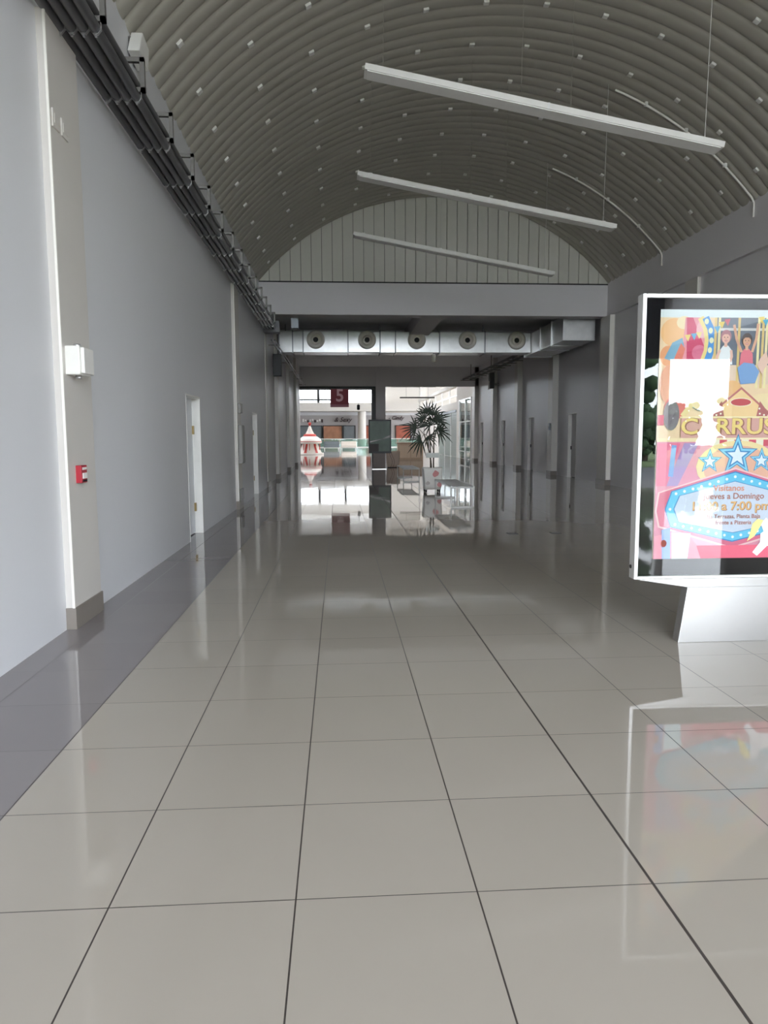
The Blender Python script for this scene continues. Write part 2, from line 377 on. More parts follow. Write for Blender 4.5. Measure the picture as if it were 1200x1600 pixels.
# outer walls of the mall
struct(MB().box(-30.3, 42, 0, -30, MF, 10.6, M_fasc), 'wall_left.003')
struct(MB().box(-30, 42, 0, -2.5, 42.4, 10.6, M_fasc).box(8.6, 42.62, 0, 45, 42.9, 10.6, M_fasc).box(-2.5, 42, 5.56, 8.6, 42.4, 10.6, M_fasc), 'wall_front.001')
struct(MB().box(8.3, 49.0, 0, 8.6, 50.0, 7.5, M_fasc).box(8.3, 50.0, 3.35, 8.6, 72.5, 3.9, M_fasc).box(8.3, 59, 0, 8.6, 72.5, 3.35, M_fasc).box(8.25, 49, 5.0, 8.6, 74, 5.25, M_fasc).box(8.3, 72.5, 0, 8.9, 73.6, 7.5, M_fasc), 'wall_right.002')
struct(MB().box(8.3, 42.7, 3.96, 8.6, 49.0, 7.5, M_fasc).box(8.25, 42.7, 5.0, 8.3, 49, 5.25, M_fasc), 'wall_right.004')
cw = MB()
for yv in (54, 58, 62, 66, 70): cw.box(8.4, yv-.05, 3.9, 8.5, yv+.05, 5.0, M_alu)
cw.box(8.4, 50, 4.35, 8.5, 72.5, 4.42, M_alu)
struct(cw, 'window_2')
# shop windows in the far facade
def facade_shop(lbl, x0, x1, z0, z1, m, name='shop_display'):
    t = thing(name, lbl, 'shop window', ((x0+x1)/2, MF-.05, z0))
    MB().box(x0, MF-.12, z0, x1, MF-.02, z1, m).build('display_panel', t)
    MB().box(x0-.12, MF-.2, z0, x0, MF-.0, z1+.1, M_blackm).box(x1, MF-.2, z0, x1+.12, MF-.0, z1+.1, M_blackm).box(x0, MF-.2, z1, x1, MF, z1+.1, M_blackm).build('window_frame', t)
facade_shop('grey shop window behind the red and white carousel top', -6.2, -2.75, .3, 3.1, M_shopg)
facade_shop('orange shop window display under the script sign', -2.4, .4, .3, 3.1, M_shopo)
facade_shop('grey shop window left of the white round column', .7, 2.4, .3, 3.1, M_shopg)
facade_shop('narrow red shop window right of the white round column', 3.6, 4.8, .3, 3.1, M_shopr)
facade_shop('red and orange shop window seen through the palm leaves', 8.8, 11.0, .3, 3.1, M_shopr)
def wall_sign(lbl, body, x, z, size, m, shear, sxx=1.):
    vs, fs = text_geo(body, size, shear, .012, sxx)
    o = MB(); o.add([(x+a, MF-.25, z+b) for a, b in vs], fs, m)
    o.add([(x+a, MF-.19, z+b) for a, b in vs], fs, m); o = o.build('shop_sign'); tag(o, lbl, 'sign')
wall_sign('dark script shop sign over the orange shop display', '& Sexy', .55, 4.05, .95, M_letd, .35)
wall_sign('dark red script shop sign right of the middle pillar', '- Cindy', 8.75, 4.3, .8, M_letd, .35)
bl = MB()
for i in range(9):
    xx = -5.6+i*.36; bl.box(xx, MF-.25, 3.75+.12*math.sin(i*2.1), xx+.24, MF-.15, 4.1+.1*math.cos(i*1.7), (M_letw, M_letw, M_letd)[i % 3])
tag(bl.build('shop_sign'), 'small blurred white and dark shop sign above the carousel tip', 'sign')
# glass balustrade
t = thing('glass_railing', 'long green glass balustrade in front of the far shops', 'railing', (0, 97, 0))
for i in range(14):
    x = -14+i*2.0
    MB().box(x+.03, 97, .08, x+1.97, 97.02, 1.12, M_rail).build('glass_panel', t)
MB().box(-14, 96.96, 1.14, 14, 97.06, 1.22, M_alu).build('handrail', t)
MB().box(-14, 96.9, 0, 14, 97.1, .1, M_alu).build('base_channel', t)
cmb = MB().lathe([(.62, 0), (.62, 4), (.62, 5.26)], M_fasc, (3.45, 107.5, 0), 28); struct(cmb, 'trim_22')
# low white seats in front of the railing
for i, (x, l) in enumerate((((-.9), 'curved dark and white lounge seat beside the carousel'), ((1.1), 'long white lounge bench near the round column'))):
    t = thing('lounge_seat', l, 'seat', (x, 82, 0))
    MB().box(x-.9, 81.7, .25, x+.9, 82.4, .55, M_shopg if i == 0 else M_tentw).build('seat', t, .06)
    MB().box(x-.9, 82.3, .3, x+.9, 82.5, .95, M_shopg if i == 0 else M_tentw).build('backrest', t, .05)
    for sx_ in (-.8, .8): MB().box(x+sx_-.05, 81.8, 0, x+sx_+.05, 82.3, .26, M_alu).build('leg', t)
# carousel
t = thing('carousel', 'small red and white striped carousel at the far left of the opening', 'carousel', (-2.46, 60, 0)); cx_, cy_ = -2.46, 60
def rings(prof, m): return MB().lathe(prof, m, (cx_, cy_, 0), 32)
rings([(.0, .14), (1.15, .14), (1.15, .0)], M_tentw).build('platform', t)
for k in range(10):
    a = 2*math.pi*k/10+.3
    pl = MB().tube([(cx_+.85*math.cos(a), cy_+.85*math.sin(a), .14), (cx_+.85*math.cos(a), cy_+.85*math.sin(a), 1.1)], .03, M_tentr, 8); pl.build('pole', t)
sk = MB(); NS = 24
for k in range(NS):
    a, b = 2*math.pi*k/NS, 2*math.pi*(k+1)/NS
    q = [(cx_+r*math.cos(c), cy_+r*math.sin(c), z) for r, z in ((.62, .9), (.98, .14)) for c in (a, b)]
    sk.add(q, [(0, 1, 3, 2)], M_tentr if k % 4 == 0 else M_tentw)
sk.build('striped_skirt', t)
rings([(.55, .9), (.95, .92), (1.0, 1.06), (.86, 1.06)], M_tentw).build('cornice', t)
rings([(.98, 1.05), (1.0, 1.12), (.97, 1.12)], M_tentr).build('trim_band', t)
rings([(.98, 1.1), (.9, 1.3), (.62, 1.5), (.52, 1.53)], M_tentw).build('lower_roof', t)
rings([(.54, 1.5), (.52, 1.66), (.4, 1.72), (.34, 1.72)], M_tentr).build('red_collar', t)
rings([(.38, 1.7), (.2, 2.05), (.09, 2.35), (.06, 2.42)], M_tentw).build('spire', t)
rings([(.0, 2.7), (.12, 2.66), (.14, 2.55), (.05, 2.45), (.1, 2.4), (.0, 2.36)], M_tentr).build('finial', t)
# hanging banner 5
t = thing('hanging_banner', 'maroon hanging banner with a large pale 5', 'banner', (.045, 44, 4.6))
MB().box(-.52, 43.985, 3.3, .61, 44.015, 4.62, M_maroon).build('cloth', t)
vs, fs = text_geo('5', 1.05, 0, .02)
MB().add([(.06+a, 43.98, 3.98+b) for a, b in vs], fs, M_pinkt).build('numeral', t)
MB().box(-.52, 43.975, 3.3, .61, 43.984, 3.46, mat('banner_strip', (150, 104, 116), .7)).build('bottom_strip', t)
MB().box(-.55, 43.97, 4.6, .64, 44.03, 4.66, M_blackm).build('top_rail', t)
for x in (-.4, .5): MB().tube([(x, 44, 4.66), (x, 44, 10.6)], .008, M_blackm, 6).build('cord', t)
t = thing('pendant_speaker', 'small dark cylinder hanging on a wire right of the maroon banner', 'speaker', (1.2, 44, 3.2))
MB().lathe([(.0, 3.12), (.09, 3.14), (.1, 3.4), (.05, 3.46), (0, 3.46)], M_blackm, (1.2, 44, 0), 14).build('body', t)
MB().tube([(1.2, 44, 3.45), (1.2, 44, 10.6)], .01, M_blackm, 6).build('wire', t)
for (x0, x1, yy, zz, l) in ((3.45, 6.4, 47, 4.72, 'dark linear lamp hanging just under the far lintel'), (4.7, 7.4, 55, 4.42, 'dark linear lamp hanging above the palm, farther back')):
    t = thing('linear_lamp', l, 'lamp', (x0, yy, zz), 'dark linear lamps in the mall')
    MB().box(x0, yy-.06, zz, x1, yy+.06, zz+.1, M_blackm).build('housing', t)
    for x in (x0+.5, x1-.5): MB().tube([(x, yy, zz+.1), (x, yy, 10.6)], .008, M_blackm, 6).build('wire', t)
# shopfront along the right
t = thing('shop_entrance', 'tall glazed shop doorway with silver frame beyond the last right column', 'door', (8.3, 46, 0))
for yv in (44.4, 46.4, 48.7): MB().box(8.25, yv-.05, 0, 8.37, yv+.05, 3.95, M_alu).build('mullion', t)
for z in (.45, 2.42, 3.88): MB().box(8.26, 44.4, z, 8.36, 48.7, z+.06, M_alu).build('transom', t)
for a, b in ((44.45, 46.35), (46.45, 48.65)): MB().box(8.3, a, .02, 8.32, b, 3.9, M_shopglass).build('glass_pane', t)
MB().box(8.3, 42.62, 0, 8.5, 44.3, 3.95, M_wallr).build('side_panel', t)
struct(bx(11.5, 43, 0, 11.7, 50, 3.95, M_fasc), 'wall_right.003')
t = thing('roller_shutter', 'wide grey-green shuttered shopfront behind the palm on the right', 'shutter', (8.3, 54.5, 0))
for k, (a, b) in enumerate(((50.05, 52.7), (52.8, 55.7), (55.8, 58.9))):
    sh = MB()
    for i in range(28):
        z = .02+i*.118; sh.prismx([(a, z), (b, z), (b, z+.112), (a, z+.112)], 8.34, 8.38, M_shut)
    sh.build('slat_curtain', t)
    MB().box(8.3, b, 0, 8.42, b+.1, 3.35, M_alu).build('guide_rail', t)
MB().box(8.26, 50.02, 3.2, 8.3, 59, 3.36, M_galvd).build('head_box', t)
t = thing('retail_counter', 'beige panelled sales counter behind the far planter', 'counter', (4.6, 46, 0))
MB().box(3.8, 45.6, 0, 5.4, 46.6, 1.05, M_wood).build('body', t)
for x in (3.85, 4.63): MB().box(x, 45.57, .12, x+.7, 45.6, .92, mat('counter_panel', (222, 198, 172), .4)).build('front_panel', t)
MB().box(3.72, 45.5, 1.05, 5.48, 46.7, 1.1, M_potl).build('counter_top', t)

# ------------------------------------------------------------------ conduit rack along the left wall
t = thing('conduit_rack', 'rack of dark grey conduits on brackets high along the left wall', 'conduit rack', (-2.0, 5, 4.6))
px = [-2.095, -2.005, -1.915, -1.825]
for x in px: MB().tube([(x, YF+.1, 4.62), (x, 20.9, 4.62)], .041, M_cond, 12).build('conduit', t)
MB().tube([(-1.85, YF+.1, 4.775), (-1.85, 20.9, 4.775)], .034, M_cond, 12).build('conduit', t)
for k in range(-5, 13):
    yy = 7.0+1.11*k
    b = MB().box(-2.15, yy-.02, 4.66, -1.745, yy+.02, 4.70, M_brk).box(-1.785, yy-.02, 4.66, -1.745, yy+.02, 4.96, M_brk).box(-2.28, yy-.02, 4.92, -1.745, yy+.02, 4.96, M_brk).build('bracket', t)
    for x in px:
        c = MB().box(x-.018, yy-.012, 4.57, x+.018, yy+.012, 4.58, M_clamp).box(x-.043, yy-.012, 4.6, x-.04, yy+.012, 4.66, M_clamp).box(x+.04, yy-.012, 4.6, x+.043, yy+.012, 4.66, M_clamp)
        c.bar((x-.018, yy, 4.575), (x-.042, yy, 4.605), .024, .004, M_clamp).bar((x+.018, yy, 4.575), (x+.042, yy, 4.605), .024, .004, M_clamp)
        c.box(x-.008, yy-.008, 4.552, x+.008, yy+.008, 4.572, M_clamp); c.build('clamp', b)
t = thing('wall_floodlight', 'white wedge-shaped fixture on the left wall above the conduits', 'light', (-2.3, 8.75, 5.8))
MB().prismx([(8.42, 5.74), (8.8, 5.70), (8.86, 5.97), (8.6, 6.02)], -2.28, -2.15, M_white).build('body', t, .01)
MB().box(-2.3, 8.55, 5.74, -2.27, 8.8, 5.95, M_brk).build('mount', t)
# pilaster fittings
t = thing('disconnect_box', 'white switch box with knobs on the near left pilaster', 'electrical box', (-2.09, 5.8, 2.1))
MB().box(-2.097, 5.66, 1.99, -1.985, 5.9, 2.21, M_white).build('body', t, .008)
MB().box(-1.985, 5.675, 2.0, -1.955, 5.89, 2.2, M_white).build('cover', t, .008)
MB().lathe([(.0, 0), (.028, 0), (.028, .05), (0, .05)], M_clamp, (-2.03, 5.9, 2.1), 12, 'Y').build('side_knob', t)
for z0 in (1.965, 2.21): MB().lathe([(0, 0), (.025, 0), (.025, .025), (0, .025)], M_clamp, (-2.04, 5.78, z0), 12).build('gland', t)
t = thing('fire_alarm_call_point', 'red fire alarm box on the near left pilaster', 'fire alarm', (-2.09, 5.82, 1.21))
MB().box(-2.097, 5.765, 1.145, -2.05, 5.89, 1.285, M_red).build('body', t, .004)
MB().box(-2.05, 5.785, 1.18, -2.043, 5.87, 1.225, M_letw).build('window', t)
MB().box(-2.05, 5.785, 1.25, -2.045, 5.87, 1.27, M_letw).build('top_label', t)
MB().box(-2.05, 5.785, 1.155, -2.044, 5.87, 1.17, M_blackm).build('pull_bar', t)
for y0, l in ((5.64, 'blank pale cover plate high on the near left pilaster, nearer of two'), (5.81, 'blank pale cover plate high on the near left pilaster, farther of two')):
    tag(MB().box(-2.097, y0, 3.80, -2.083, y0+.13, 3.93, M_pil).box(-2.083, y0+.02, 3.83, -2.079, y0+.11, 3.9, M_pil).build('cover_plate', None, .003), l, 'cover plate', 'cover plates on the near pilaster')
# fittings on the second left pilaster
t = thing('hose_cabinet', 'narrow glossy metal cabinet on the second left pilaster', 'cabinet', (-2.1, 15.1, 1.3))
MB().box(-2.1, 14.95, .95, -2.02, 15.35, 1.75, M_brk).build('body', t, .006)
MB().box(-2.02, 14.98, .98, -2.012, 15.32, 1.72, M_brk).build('door', t)
tag(MB().box(-2.1, 15.0, 2.0, -2.04, 15.3, 2.2, M_brk).build('control_panel', None, .004), 'small dark metal panel above the cabinet on the second pilaster', 'panel')
tag(MB().box(-2.085, 14.95, .18, -2.06, 15.35, .42, M_brk).build('access_plate', None, .003), 'shiny metal plate low on the second left pilaster', 'plate')

# ------------------------------------------------------------------ hanging linear lights
def linear_light(y, label):
    x0, x1, z0, z1 = .39, 5.33, 6.36, 5.475
    t = thing('linear_light', label, 'ceiling light', ((x0+x1)/2, y, (z0+z1)/2), 'white linear lights under the vault')
    MB().bar((x0, y, z0), (x1, y, z1), .27, .08, M_white).build('housing', t, .004)
    d = Vector((x1-x0, 0, z1-z0)).normalized(); nrm = Vector((-d.z, 0, d.x))
    a = Vector((x0, y, z0))-nrm*.045+d*.04; b = Vector((x1, y, z1))-nrm*.045-d*.04
    MB().bar(a, b, .235, .012, mat('light_diffuser', (244, 244, 240), .5)).build('diffuser', t)
    m = Vector((x0, y, z0)).lerp(Vector((x1, y, z1)), .5)
    MB().bar(m-d*.012, m+d*.012, .276, .086, M_alu).build('joint_cover', t)
    for f_ in (.05, .43, .57, .955):
        p = Vector((x0, y, z0)).lerp(Vector((x1, y, z1)), f_)
        c = MB().box(p.x-.035, y-.03, p.z+.03, p.x+.035, y+.03, p.z+.085, M_white).build('hanger_clip', t)
        MB().tube([(p.x, y, p.z+.08), (p.x+.03, y, arc_z(p.x)-.03)], .0022 if f_ < .9 else .0045, M_roof if f_ < .9 else M_white, 6).build('wire', c)
linear_light(10.0, 'white linear light nearest the entrance, hanging tilted from the vault')
linear_light(13.8, 'white linear light hanging between the nearest and the farthest ones')
linear_light(17.7, 'white linear light hanging closest to the panelled end wall')
for y, l in ((13.8, 'thin white conduit curving down the vault above the middle linear light'), (17.75, 'thin white conduit curving down the vault above the farthest linear light'), (10.05, 'thin white conduit curving down the vault above the nearest linear light')):
    t = thing('roof_conduit', l, 'conduit', (8.0, y, 6.0), 'white conduits on the vault')
    pts = [(x, y, ZC+math.sqrt((RAD-.07)**2-(x-CX)**2)) for x in [5.27+i*.2 for i in range(14)] if x < 7.95]
    pts += [(8.04, y, 6.08), (8.09, y, 5.98), (8.09, y, 5.72)]
    MB().tube(pts, .02, M_edge, 8).build('pipe', t)
    for i in (3, 7, 11):
        p = pts[i]; MB().box(p[0]-.03, y-.03, p[2]-.02, p[0]+.03, y+.03, p[2]+.05, M_white).build('clip', t)

# ------------------------------------------------------------------ air duct with jet nozzles
DY, DZ0, DZ1, DXE = 25.8, 4.5, 5.24, 6.98
t = thing('air_duct', 'long silver air duct with five round nozzles under the rear ceiling', 'air duct', (2.4, DY, DZ0))
seams = [-2.1, -1.62, -1.25, .35, 1.5, 2.05, 3.65, 5.3, DXE+.02]
for i in range(len(seams)-1):
    e = .02*(i % 2)
    MB().box(seams[i]+.01, DY+e, DZ0+e*.6, seams[i+1]-.01, DY+.9, DZ1-e*.5, M_galv).build('duct_section', t, .006)
    MB().box(seams[i]-.018, DY-.03, DZ0-.03, seams[i]+.018, DY+.93, DZ1+.03, M_galvd).build('flange', t)
for x in (-.80, 1.03, 2.82, 4.66, 6.46):
    nz = MB().lathe([(.32, .0), (.32, -.06), (.3, -.11), (.21, -.14), (.16, -.05), (.16, -.02)], M_noz, (x, DY, 4.94), 28, 'Y').build('nozzle', t)
    MB().lathe([(.17, -.045), (.13, -.09), (.1, -.09), (.09, -.03), (.0, -.03)], M_noz, (x, DY, 4.94), 24, 'Y').build('nozzle_cone', nz)
    MB().lathe([(.092, -.035), (.0, -.036)], M_dark, (x, DY, 4.94), 20, 'Y').build('nozzle_throat', nz)
for i, (a, b) in enumerate(((22.1, 23.3), (23.3, 24.6), (24.6, 26.7))):
    MB().box(7.0, a+.01, 4.46, 8.02, b-.01, 5.2, M_galv).build('branch_section', t, .006)
    MB().box(6.97, b-.02, 4.43, 8.03, b+.02, 5.23, M_clamp).build('flange', t)
for x in (-1.9, 1.5, 5.3): MB().box(x-.015, DY+.4, DZ1, x+.015, DY+.43, 5.55, M_galvd).build('hanger', t)
t = thing('hanging_fixture', 'small pale cylinder hanging below the silver duct', 'lamp', (3.45, 25.9, 4.15))
MB().lathe([(0, 4.18), (.085, 4.18), (.09, 4.44), (.03, 4.465), (0, 4.465)], M_noz, (3.45, 25.9, 0), 16).build('body', t)
MB().box(3.42, 25.87, 4.46, 3.48, 25.93, 4.49, M_galvd).build('mount', t)
t = thing('pull_box', 'grey metal box where the conduit rack meets the beam', 'electrical box', (-2.0, 21.1, 4.7))
MB().box(-2.14, 20.9, 4.5, -1.7, 21.28, 4.82, M_cond).build('body', t, .004)
MB().box(-1.7, 20.93, 4.53, -1.69, 21.25, 4.79, M_brk).build('cover', t)
tag(bx(-1.42, 22.0, 4.78, -1.2, 22.3, 5.08, M_galvd).build('pull_box', None, .004), 'small grey box hanging from the beam above the duct end', 'electrical box')
t = thing('conduit_pair', 'pair of thin silver conduits along the rear left wall', 'conduit', (-1.95, 22, 4.5))
for x in (-2.02, -1.93): MB().tube([(x, 22.0, 4.42), (x, 41.5, 4.42)], .022, M_cond, 8).build('pipe', t)
for yy in (23.5, 29, 33, 37, 41): MB().box(-2.26, yy-.02, 4.44, -1.88, yy+.02, 4.47, M_brk).build('bracket', t)
t = thing('cable_ladder', 'dark cable ladder along the rear right wall under the ceiling', 'cable tray', (7.5, 35, 4.8))
for x in (7.3, 7.72): MB().box(x-.02, 29, 4.75, x+.02, 41.8, 4.85, M_cond).build('rail', t)
for i in range(12):
    yy = 29.5+i*1.08
    MB().box(7.1, yy-.025, 4.71, 7.95, yy+.025, 4.75, M_brk).build('rung', t)
for yy in (30.6, 35, 40.4): MB().box(7.5, yy-.015, 4.75, 7.53, yy+.015, 5.55, M_brk).build('hanger', t)
for (x0, y0, y1, z0, z1, l) in ((-2.28, 25.0, 25.3, 3.6, 4.35, 'black wall speaker under the duct on the left wall'),):
    t = thing('wall_speaker', l, 'speaker', (x0, y0, z0))
    MB().box(x0+.02, y0, z0, x0+.3, y1, z1, M_blackm).build('cabinet', t, .01)
    MB().box(x0-.01, y0+.1, z0+.3, x0+.03, y1-.1, z1-.3, M_brk).build('mount', t)
t = thing('wall_speaker', 'black speaker with a white lower half on the right wall columns', 'speaker', (7.95, 36.6, 3.9))
MB().box(7.78, 36.5, 3.95, 8.02, 36.85, 4.75, M_blackm).build('cabinet', t, .01)
MB().box(7.72, 36.55, 3.9, 7.8, 36.8, 4.3, M_letw).build('front_panel', t)
MB().box(8.0, 36.6, 4.1, 8.28, 36.72, 4.2, M_brk).build('mount', t)
for (y0, l) in ((26.75, 'small dark alarm box on the nearest free right column'),):
    t = thing('alarm_box', l, 'fire alarm', (8.05, y0, 1.8)); MB().box(8.0, y0-.06, 1.72, 8.05, y0+.08, 1.98, M_galvd).build('body', t, .004); MB().box(7.995, y0-.03, 1.76, 8.0, y0+.05, 1.86, M_dark).build('window', t)
for x, l in ((2.66, 'dark floor socket plate in the polished floor, nearer the middle'), (3.34, 'dark floor socket plate in the polished floor, nearer the right wall')):
    tag(MB().box(x-.075, 10.62, 0, x+.075, 10.78, .004, M_blackm).box(x-.06, 10.64, .004, x+.06, 10.76, .006, M_brk).build('floor_socket'), l, 'floor socket', 'floor sockets')

# ------------------------------------------------------------------ bench, planters, far poster stand
def bench(x0, x1, y0, y1, label):
    t = thing('wire_bench', label, 'bench', ((x0+x1)/2, y0, 0), 'white wire benches'); r = .02; h = .445
    for yy in (y0, y1):
        MB().tube([(x0, yy, r), (x0, yy, h-r), (x1, yy, h-r), (x1, yy, r), (x0, yy, r)], r, M_wire, 8).build('leg_frame', t)
    for x in (x0, x1): MB().tube([(x, y0, h), (x, y1, h)], r, M_wire, 8).build('side_rail', t)
    for i in range(1, 12):
        x = x0+(x1-x0)*i/12; MB().tube([(x, y0, h+.006), (x, y1, h+.006)], .009, M_wire, 6).build('seat_wire', t)
    for i in range(9):
        y = y0+(y1-y0)*i/8; MB().tube([(x0, y, h-.01), (x1, y, h-.01)], .007, M_wire, 6).build('cross_wire', t)
bench(2.33, 2.81, 14.65, 17.1, 'white wire bench next to the potted palm')
bench(2.1, 2.62, 23.2, 25.6, 'white wire bench farther back, behind the potted palm')

def planter_body(cx, cy, w_, h_, z0, m):
    mb = MB(); n = 9
    for k in range(n):                       # softly curved square pot
        pass
    prof = [(.86, 0), (.9, .12), (.93, .35), (.97, .65), (1.0, .9), (1.0, 1.0), (.93, 1.0), (.9, .9)]
    vs = []; seg = []
    for q in range(4):
        for j in range(4):
            a = math.pi/2*q+math.pi/2*j/3; c = (math.cos(math.pi/2*q+math.pi/4), math.sin(math.pi/2*q+math.pi/4))
            sx_, sy_ = (1 if c[0] > 0 else -1), (1 if c[1] > 0 else -1)
            seg.append((sx_*.84+.16*math.cos(a), sy_*.84+.16*math.sin(a)))
    n = len(seg)
    for s_, hh in prof: vs += [(cx+x*s_*w_/2, cy+y*s_*w_/2, z0+hh*h_) for x, y in seg]
    fs = [(i*n+k, i*n+(k+1) % n, (i+1)*n+(k+1) % n, (i+1)*n+k) for i in range(len(prof)-1) for k in range(n)]+[tuple(range(n))[::-1]]
    mb.add(vs, fs, m, True); return mb
def patch(mb, cx, y, cz, pts, m):
    n = len(pts); mb.add([(cx+a, y, cz+b) for a, b in pts], [tuple(range(n))], m)
t = thing('potted_palm', 'tall fan palm in a white square planter with pink patches', 'potted plant', (2.48, 18.7, 0)); PX, PY = 2.48, 18.9
pb = planter_body(PX, PY, .5, .58, .09, M_pot)
pp = []
def blob(cx, cz, rx, rz, ph): return [(cx+rx*math.cos(a)*(1+.22*math.sin(2*a+ph)), cz+rz*math.sin(a)*(1+.18*math.cos(3*a+ph))) for a in [2*math.pi*i/18 for i in range(18)]]
patch(pb, PX, PY-.252, .38, blob(.07, .13, .075, .085, .5), M_pink); patch(pb, PX, PY-.252, .38, blob(.17, -.16, .05, .07, 2), M_pink); patch(pb, PX, PY-.252, .38, blob(-.14, -.12, .05, .05, 1), mat('grey_patch', (196, 186, 182), .4))
pb.build('planter', t)
MB().lathe([(.0, .63), (.2, .63)], M_soil, (PX, PY, 0), 16).build('soil', t)
for a in (-1, 1):
    for b in (-1, 1):
        c = MB().lathe([(0, -.02), (.042, -.02), (.045, 0), (.042, .02), (0, .02)], M_rubber, (PX+a*.18, PY+b*.18, .046), 14, 'X').build('caster', t)
        MB().box(PX+a*.18-.03, PY+b*.18-.03, .075, PX+a*.18+.03, PY+b*.18+.03, .1, M_brk).build('caster_fork', c)
st = [((PX-.01, PY), (PX-.22, PY-.05), 1.55), ((PX+.04, PY), (PX+.06, PY+.03), 1.75), ((PX-.03, PY+.03), (PX-.09, PY), 1.95)]
for (a, b, h_) in st:
    MB().tube([(a[0]+(b[0]-a[0])*s_**1.6, a[1]+(b[1]-a[1])*s_, .62+(h_-.62)*s_) for s_ in (0, .25, .5, .75, 1)], [.02, .018, .017, .016, .012], M_stem, 8).build('stem', t)
def frond(hub, dirv, n_, ln, spread, tname='frond'):
    mb = MB(); d = Vector(dirv).normalized(); side = d.cross(Vector((0, 1, .15))).normalized()
    if side.length < .1: side = Vector((1, 0, 0))
    base, c = Vector(hub[0]), Vector(hub[1])
    mb.tube([base, base.lerp(c, .5)+Vector((0, 0, .03)), c], [.008, .007, .006], M_stem, 6)
    for k in range(n_):
        a = (k/(n_-1)-.5)*spread
        r = (d*math.cos(a)+side*math.sin(a)).normalized(); wv = r.cross(Vector((0, 1, 0)))
        wv = wv.normalized() if wv.length > .05 else side
        l = ln*1.12*(.82+.18*math.cos(a))*random.uniform(.72, 1.1); dr = Vector((0, 0, -random.uniform(.08, .3)*l))
        yo = Vector((0, random.uniform(-.12, .12)*l, 0))
        p = [c, c+r*l*.35+yo*.3, c+r*l*.7+yo*.7+dr*.4, c+r*l+yo+dr]; ws = [.004, .019, .016, .002]
        vs = [q+sg*wv*ww for q, ww in zip(p, ws) for sg in (-1, 1)]
        dn = Vector((0, .004, 0))
        vs += [v+dn for v in vs]
        fs = [(2*i, 2*i+1, 2*i+3, 2*i+2) for i in range(3)]+[(8+2*i, 8+2*i+2, 8+2*i+3, 8+2*i+1) for i in range(3)]
        mb.add(vs, fs, M_leaf)
    mb.build(tname, t)
def top(i): a, b, h_ = st[i]; return (b[0], b[1], h_)
for (i, hx, hz, dx, dz, dy, n_, ln, sprd) in (
    (2, .02, 2.05, .1, 1, 0, 10, .42, 2.6), (2, -.2, 1.95, -.6, .6, .2, 10, .40, 2.8), (2, .12, 1.92, .8, .7, -.2, 9, .36, 2.4),
    (2, -.05, 1.8, -.3, .4, -.4, 9, .36, 4.0), (0, -.42, 1.72, -1, .1, 0, 11, .42, 2.7), (0, -.30, 1.42, -.9, -.3, -.2, 11, .40, 3.2),
    (0, -.2, 1.75, -.2, .8, .3, 9, .36, 2.8), (0, -.12, 1.5, .5, -.6, .1, 8, .34, 2.6), (1, .2, 1.62, 1, .1, 0, 10, .34, 3.4),
    (1, .05, 1.88, .5, .9, .2, 9, .36, 2.8), (1, .1, 1.7, .3, -.2, -.5, 8, .3, 3.4), (2, -.12, 2.12, -.4, 1, .1, 9, .34, 2.4)):
    frond((top(i), (PX+hx, PY+dy*.3, hz)), (dx, dy*.3, dz), n_, ln, sprd)
MB().box(PX-.17, PY-.06, .93, PX+.19, PY-.05, 1.06, mat('card_white', (222, 226, 222), .5)).build('card', t)
t = thing('planter', 'beige square planter with brown wavy lines beside the far poster stand', 'planter', (2.59, 34, 0))
pb = planter_body(2.59, 34.35, .66, .76, .03, M_potb)
for off in (-.12, -.02):
    pts = [(off+.07*math.sin(s_*5), -.36+.72*s_) for s_ in [i/12 for i in range(13)]]
    pb.add([(2.59+a+dd, 34.35-.335, .41+b) for a, b in pts for dd in (-.012, .012)], [(2*i, 2*i+1, 2*i+3, 2*i+2) for i in range(12)], M_potl)
pb.build('body', t); MB().lathe([(0, .73), (.28, .73)], M_soil, (2.59, 34.35, 0), 16).build('soil', t)
MB().box(2.33, 34.1, 0, 2.85, 34.6, .04, M_rubber).build('base', t)
# far poster stand
t = thing('poster_stand', 'dark framed poster stand at the far end of the hall', 'poster stand', (1.86, 32.5, 0))
MB().box(1.34, 32.5, .73, 2.38, 32.62, 2.27, M_blackm).build('frame', t, .008)
po = MB().box(1.4, 32.485, .82, 2.32, 32.499, 2.2, mat('panel_green', (96, 116, 100), .4, var=.5, scale=3))  # green panel face with a white diagonal and a dark lower corner
po.add([(1.4, 32.48, 1.22), (2.32, 32.48, 1.45), (2.32, 32.48, 1.56), (1.9, 32.48, 1.38), (1.4, 32.48, 1.28)], [(0, 1, 2, 3, 4)], M_letw)
po.add([(1.4, 32.479, .82), (1.8, 32.479, .82), (1.8, 32.479, 1.16), (1.4, 32.479, 1.16)], [(0, 1, 2, 3)], mat('panel_umber', (70, 62, 58), .5)); po.build('poster', t)
MB().box(1.55, 32.5, 0, 2.1, 32.62, .73, mat('pedestal_bronze', (112, 100, 94), .45, .2)).build('pedestal', t)
MB().box(1.5, 32.42, 0, 2.15, 32.7, .02, M_chrome).build('foot_plate', t)

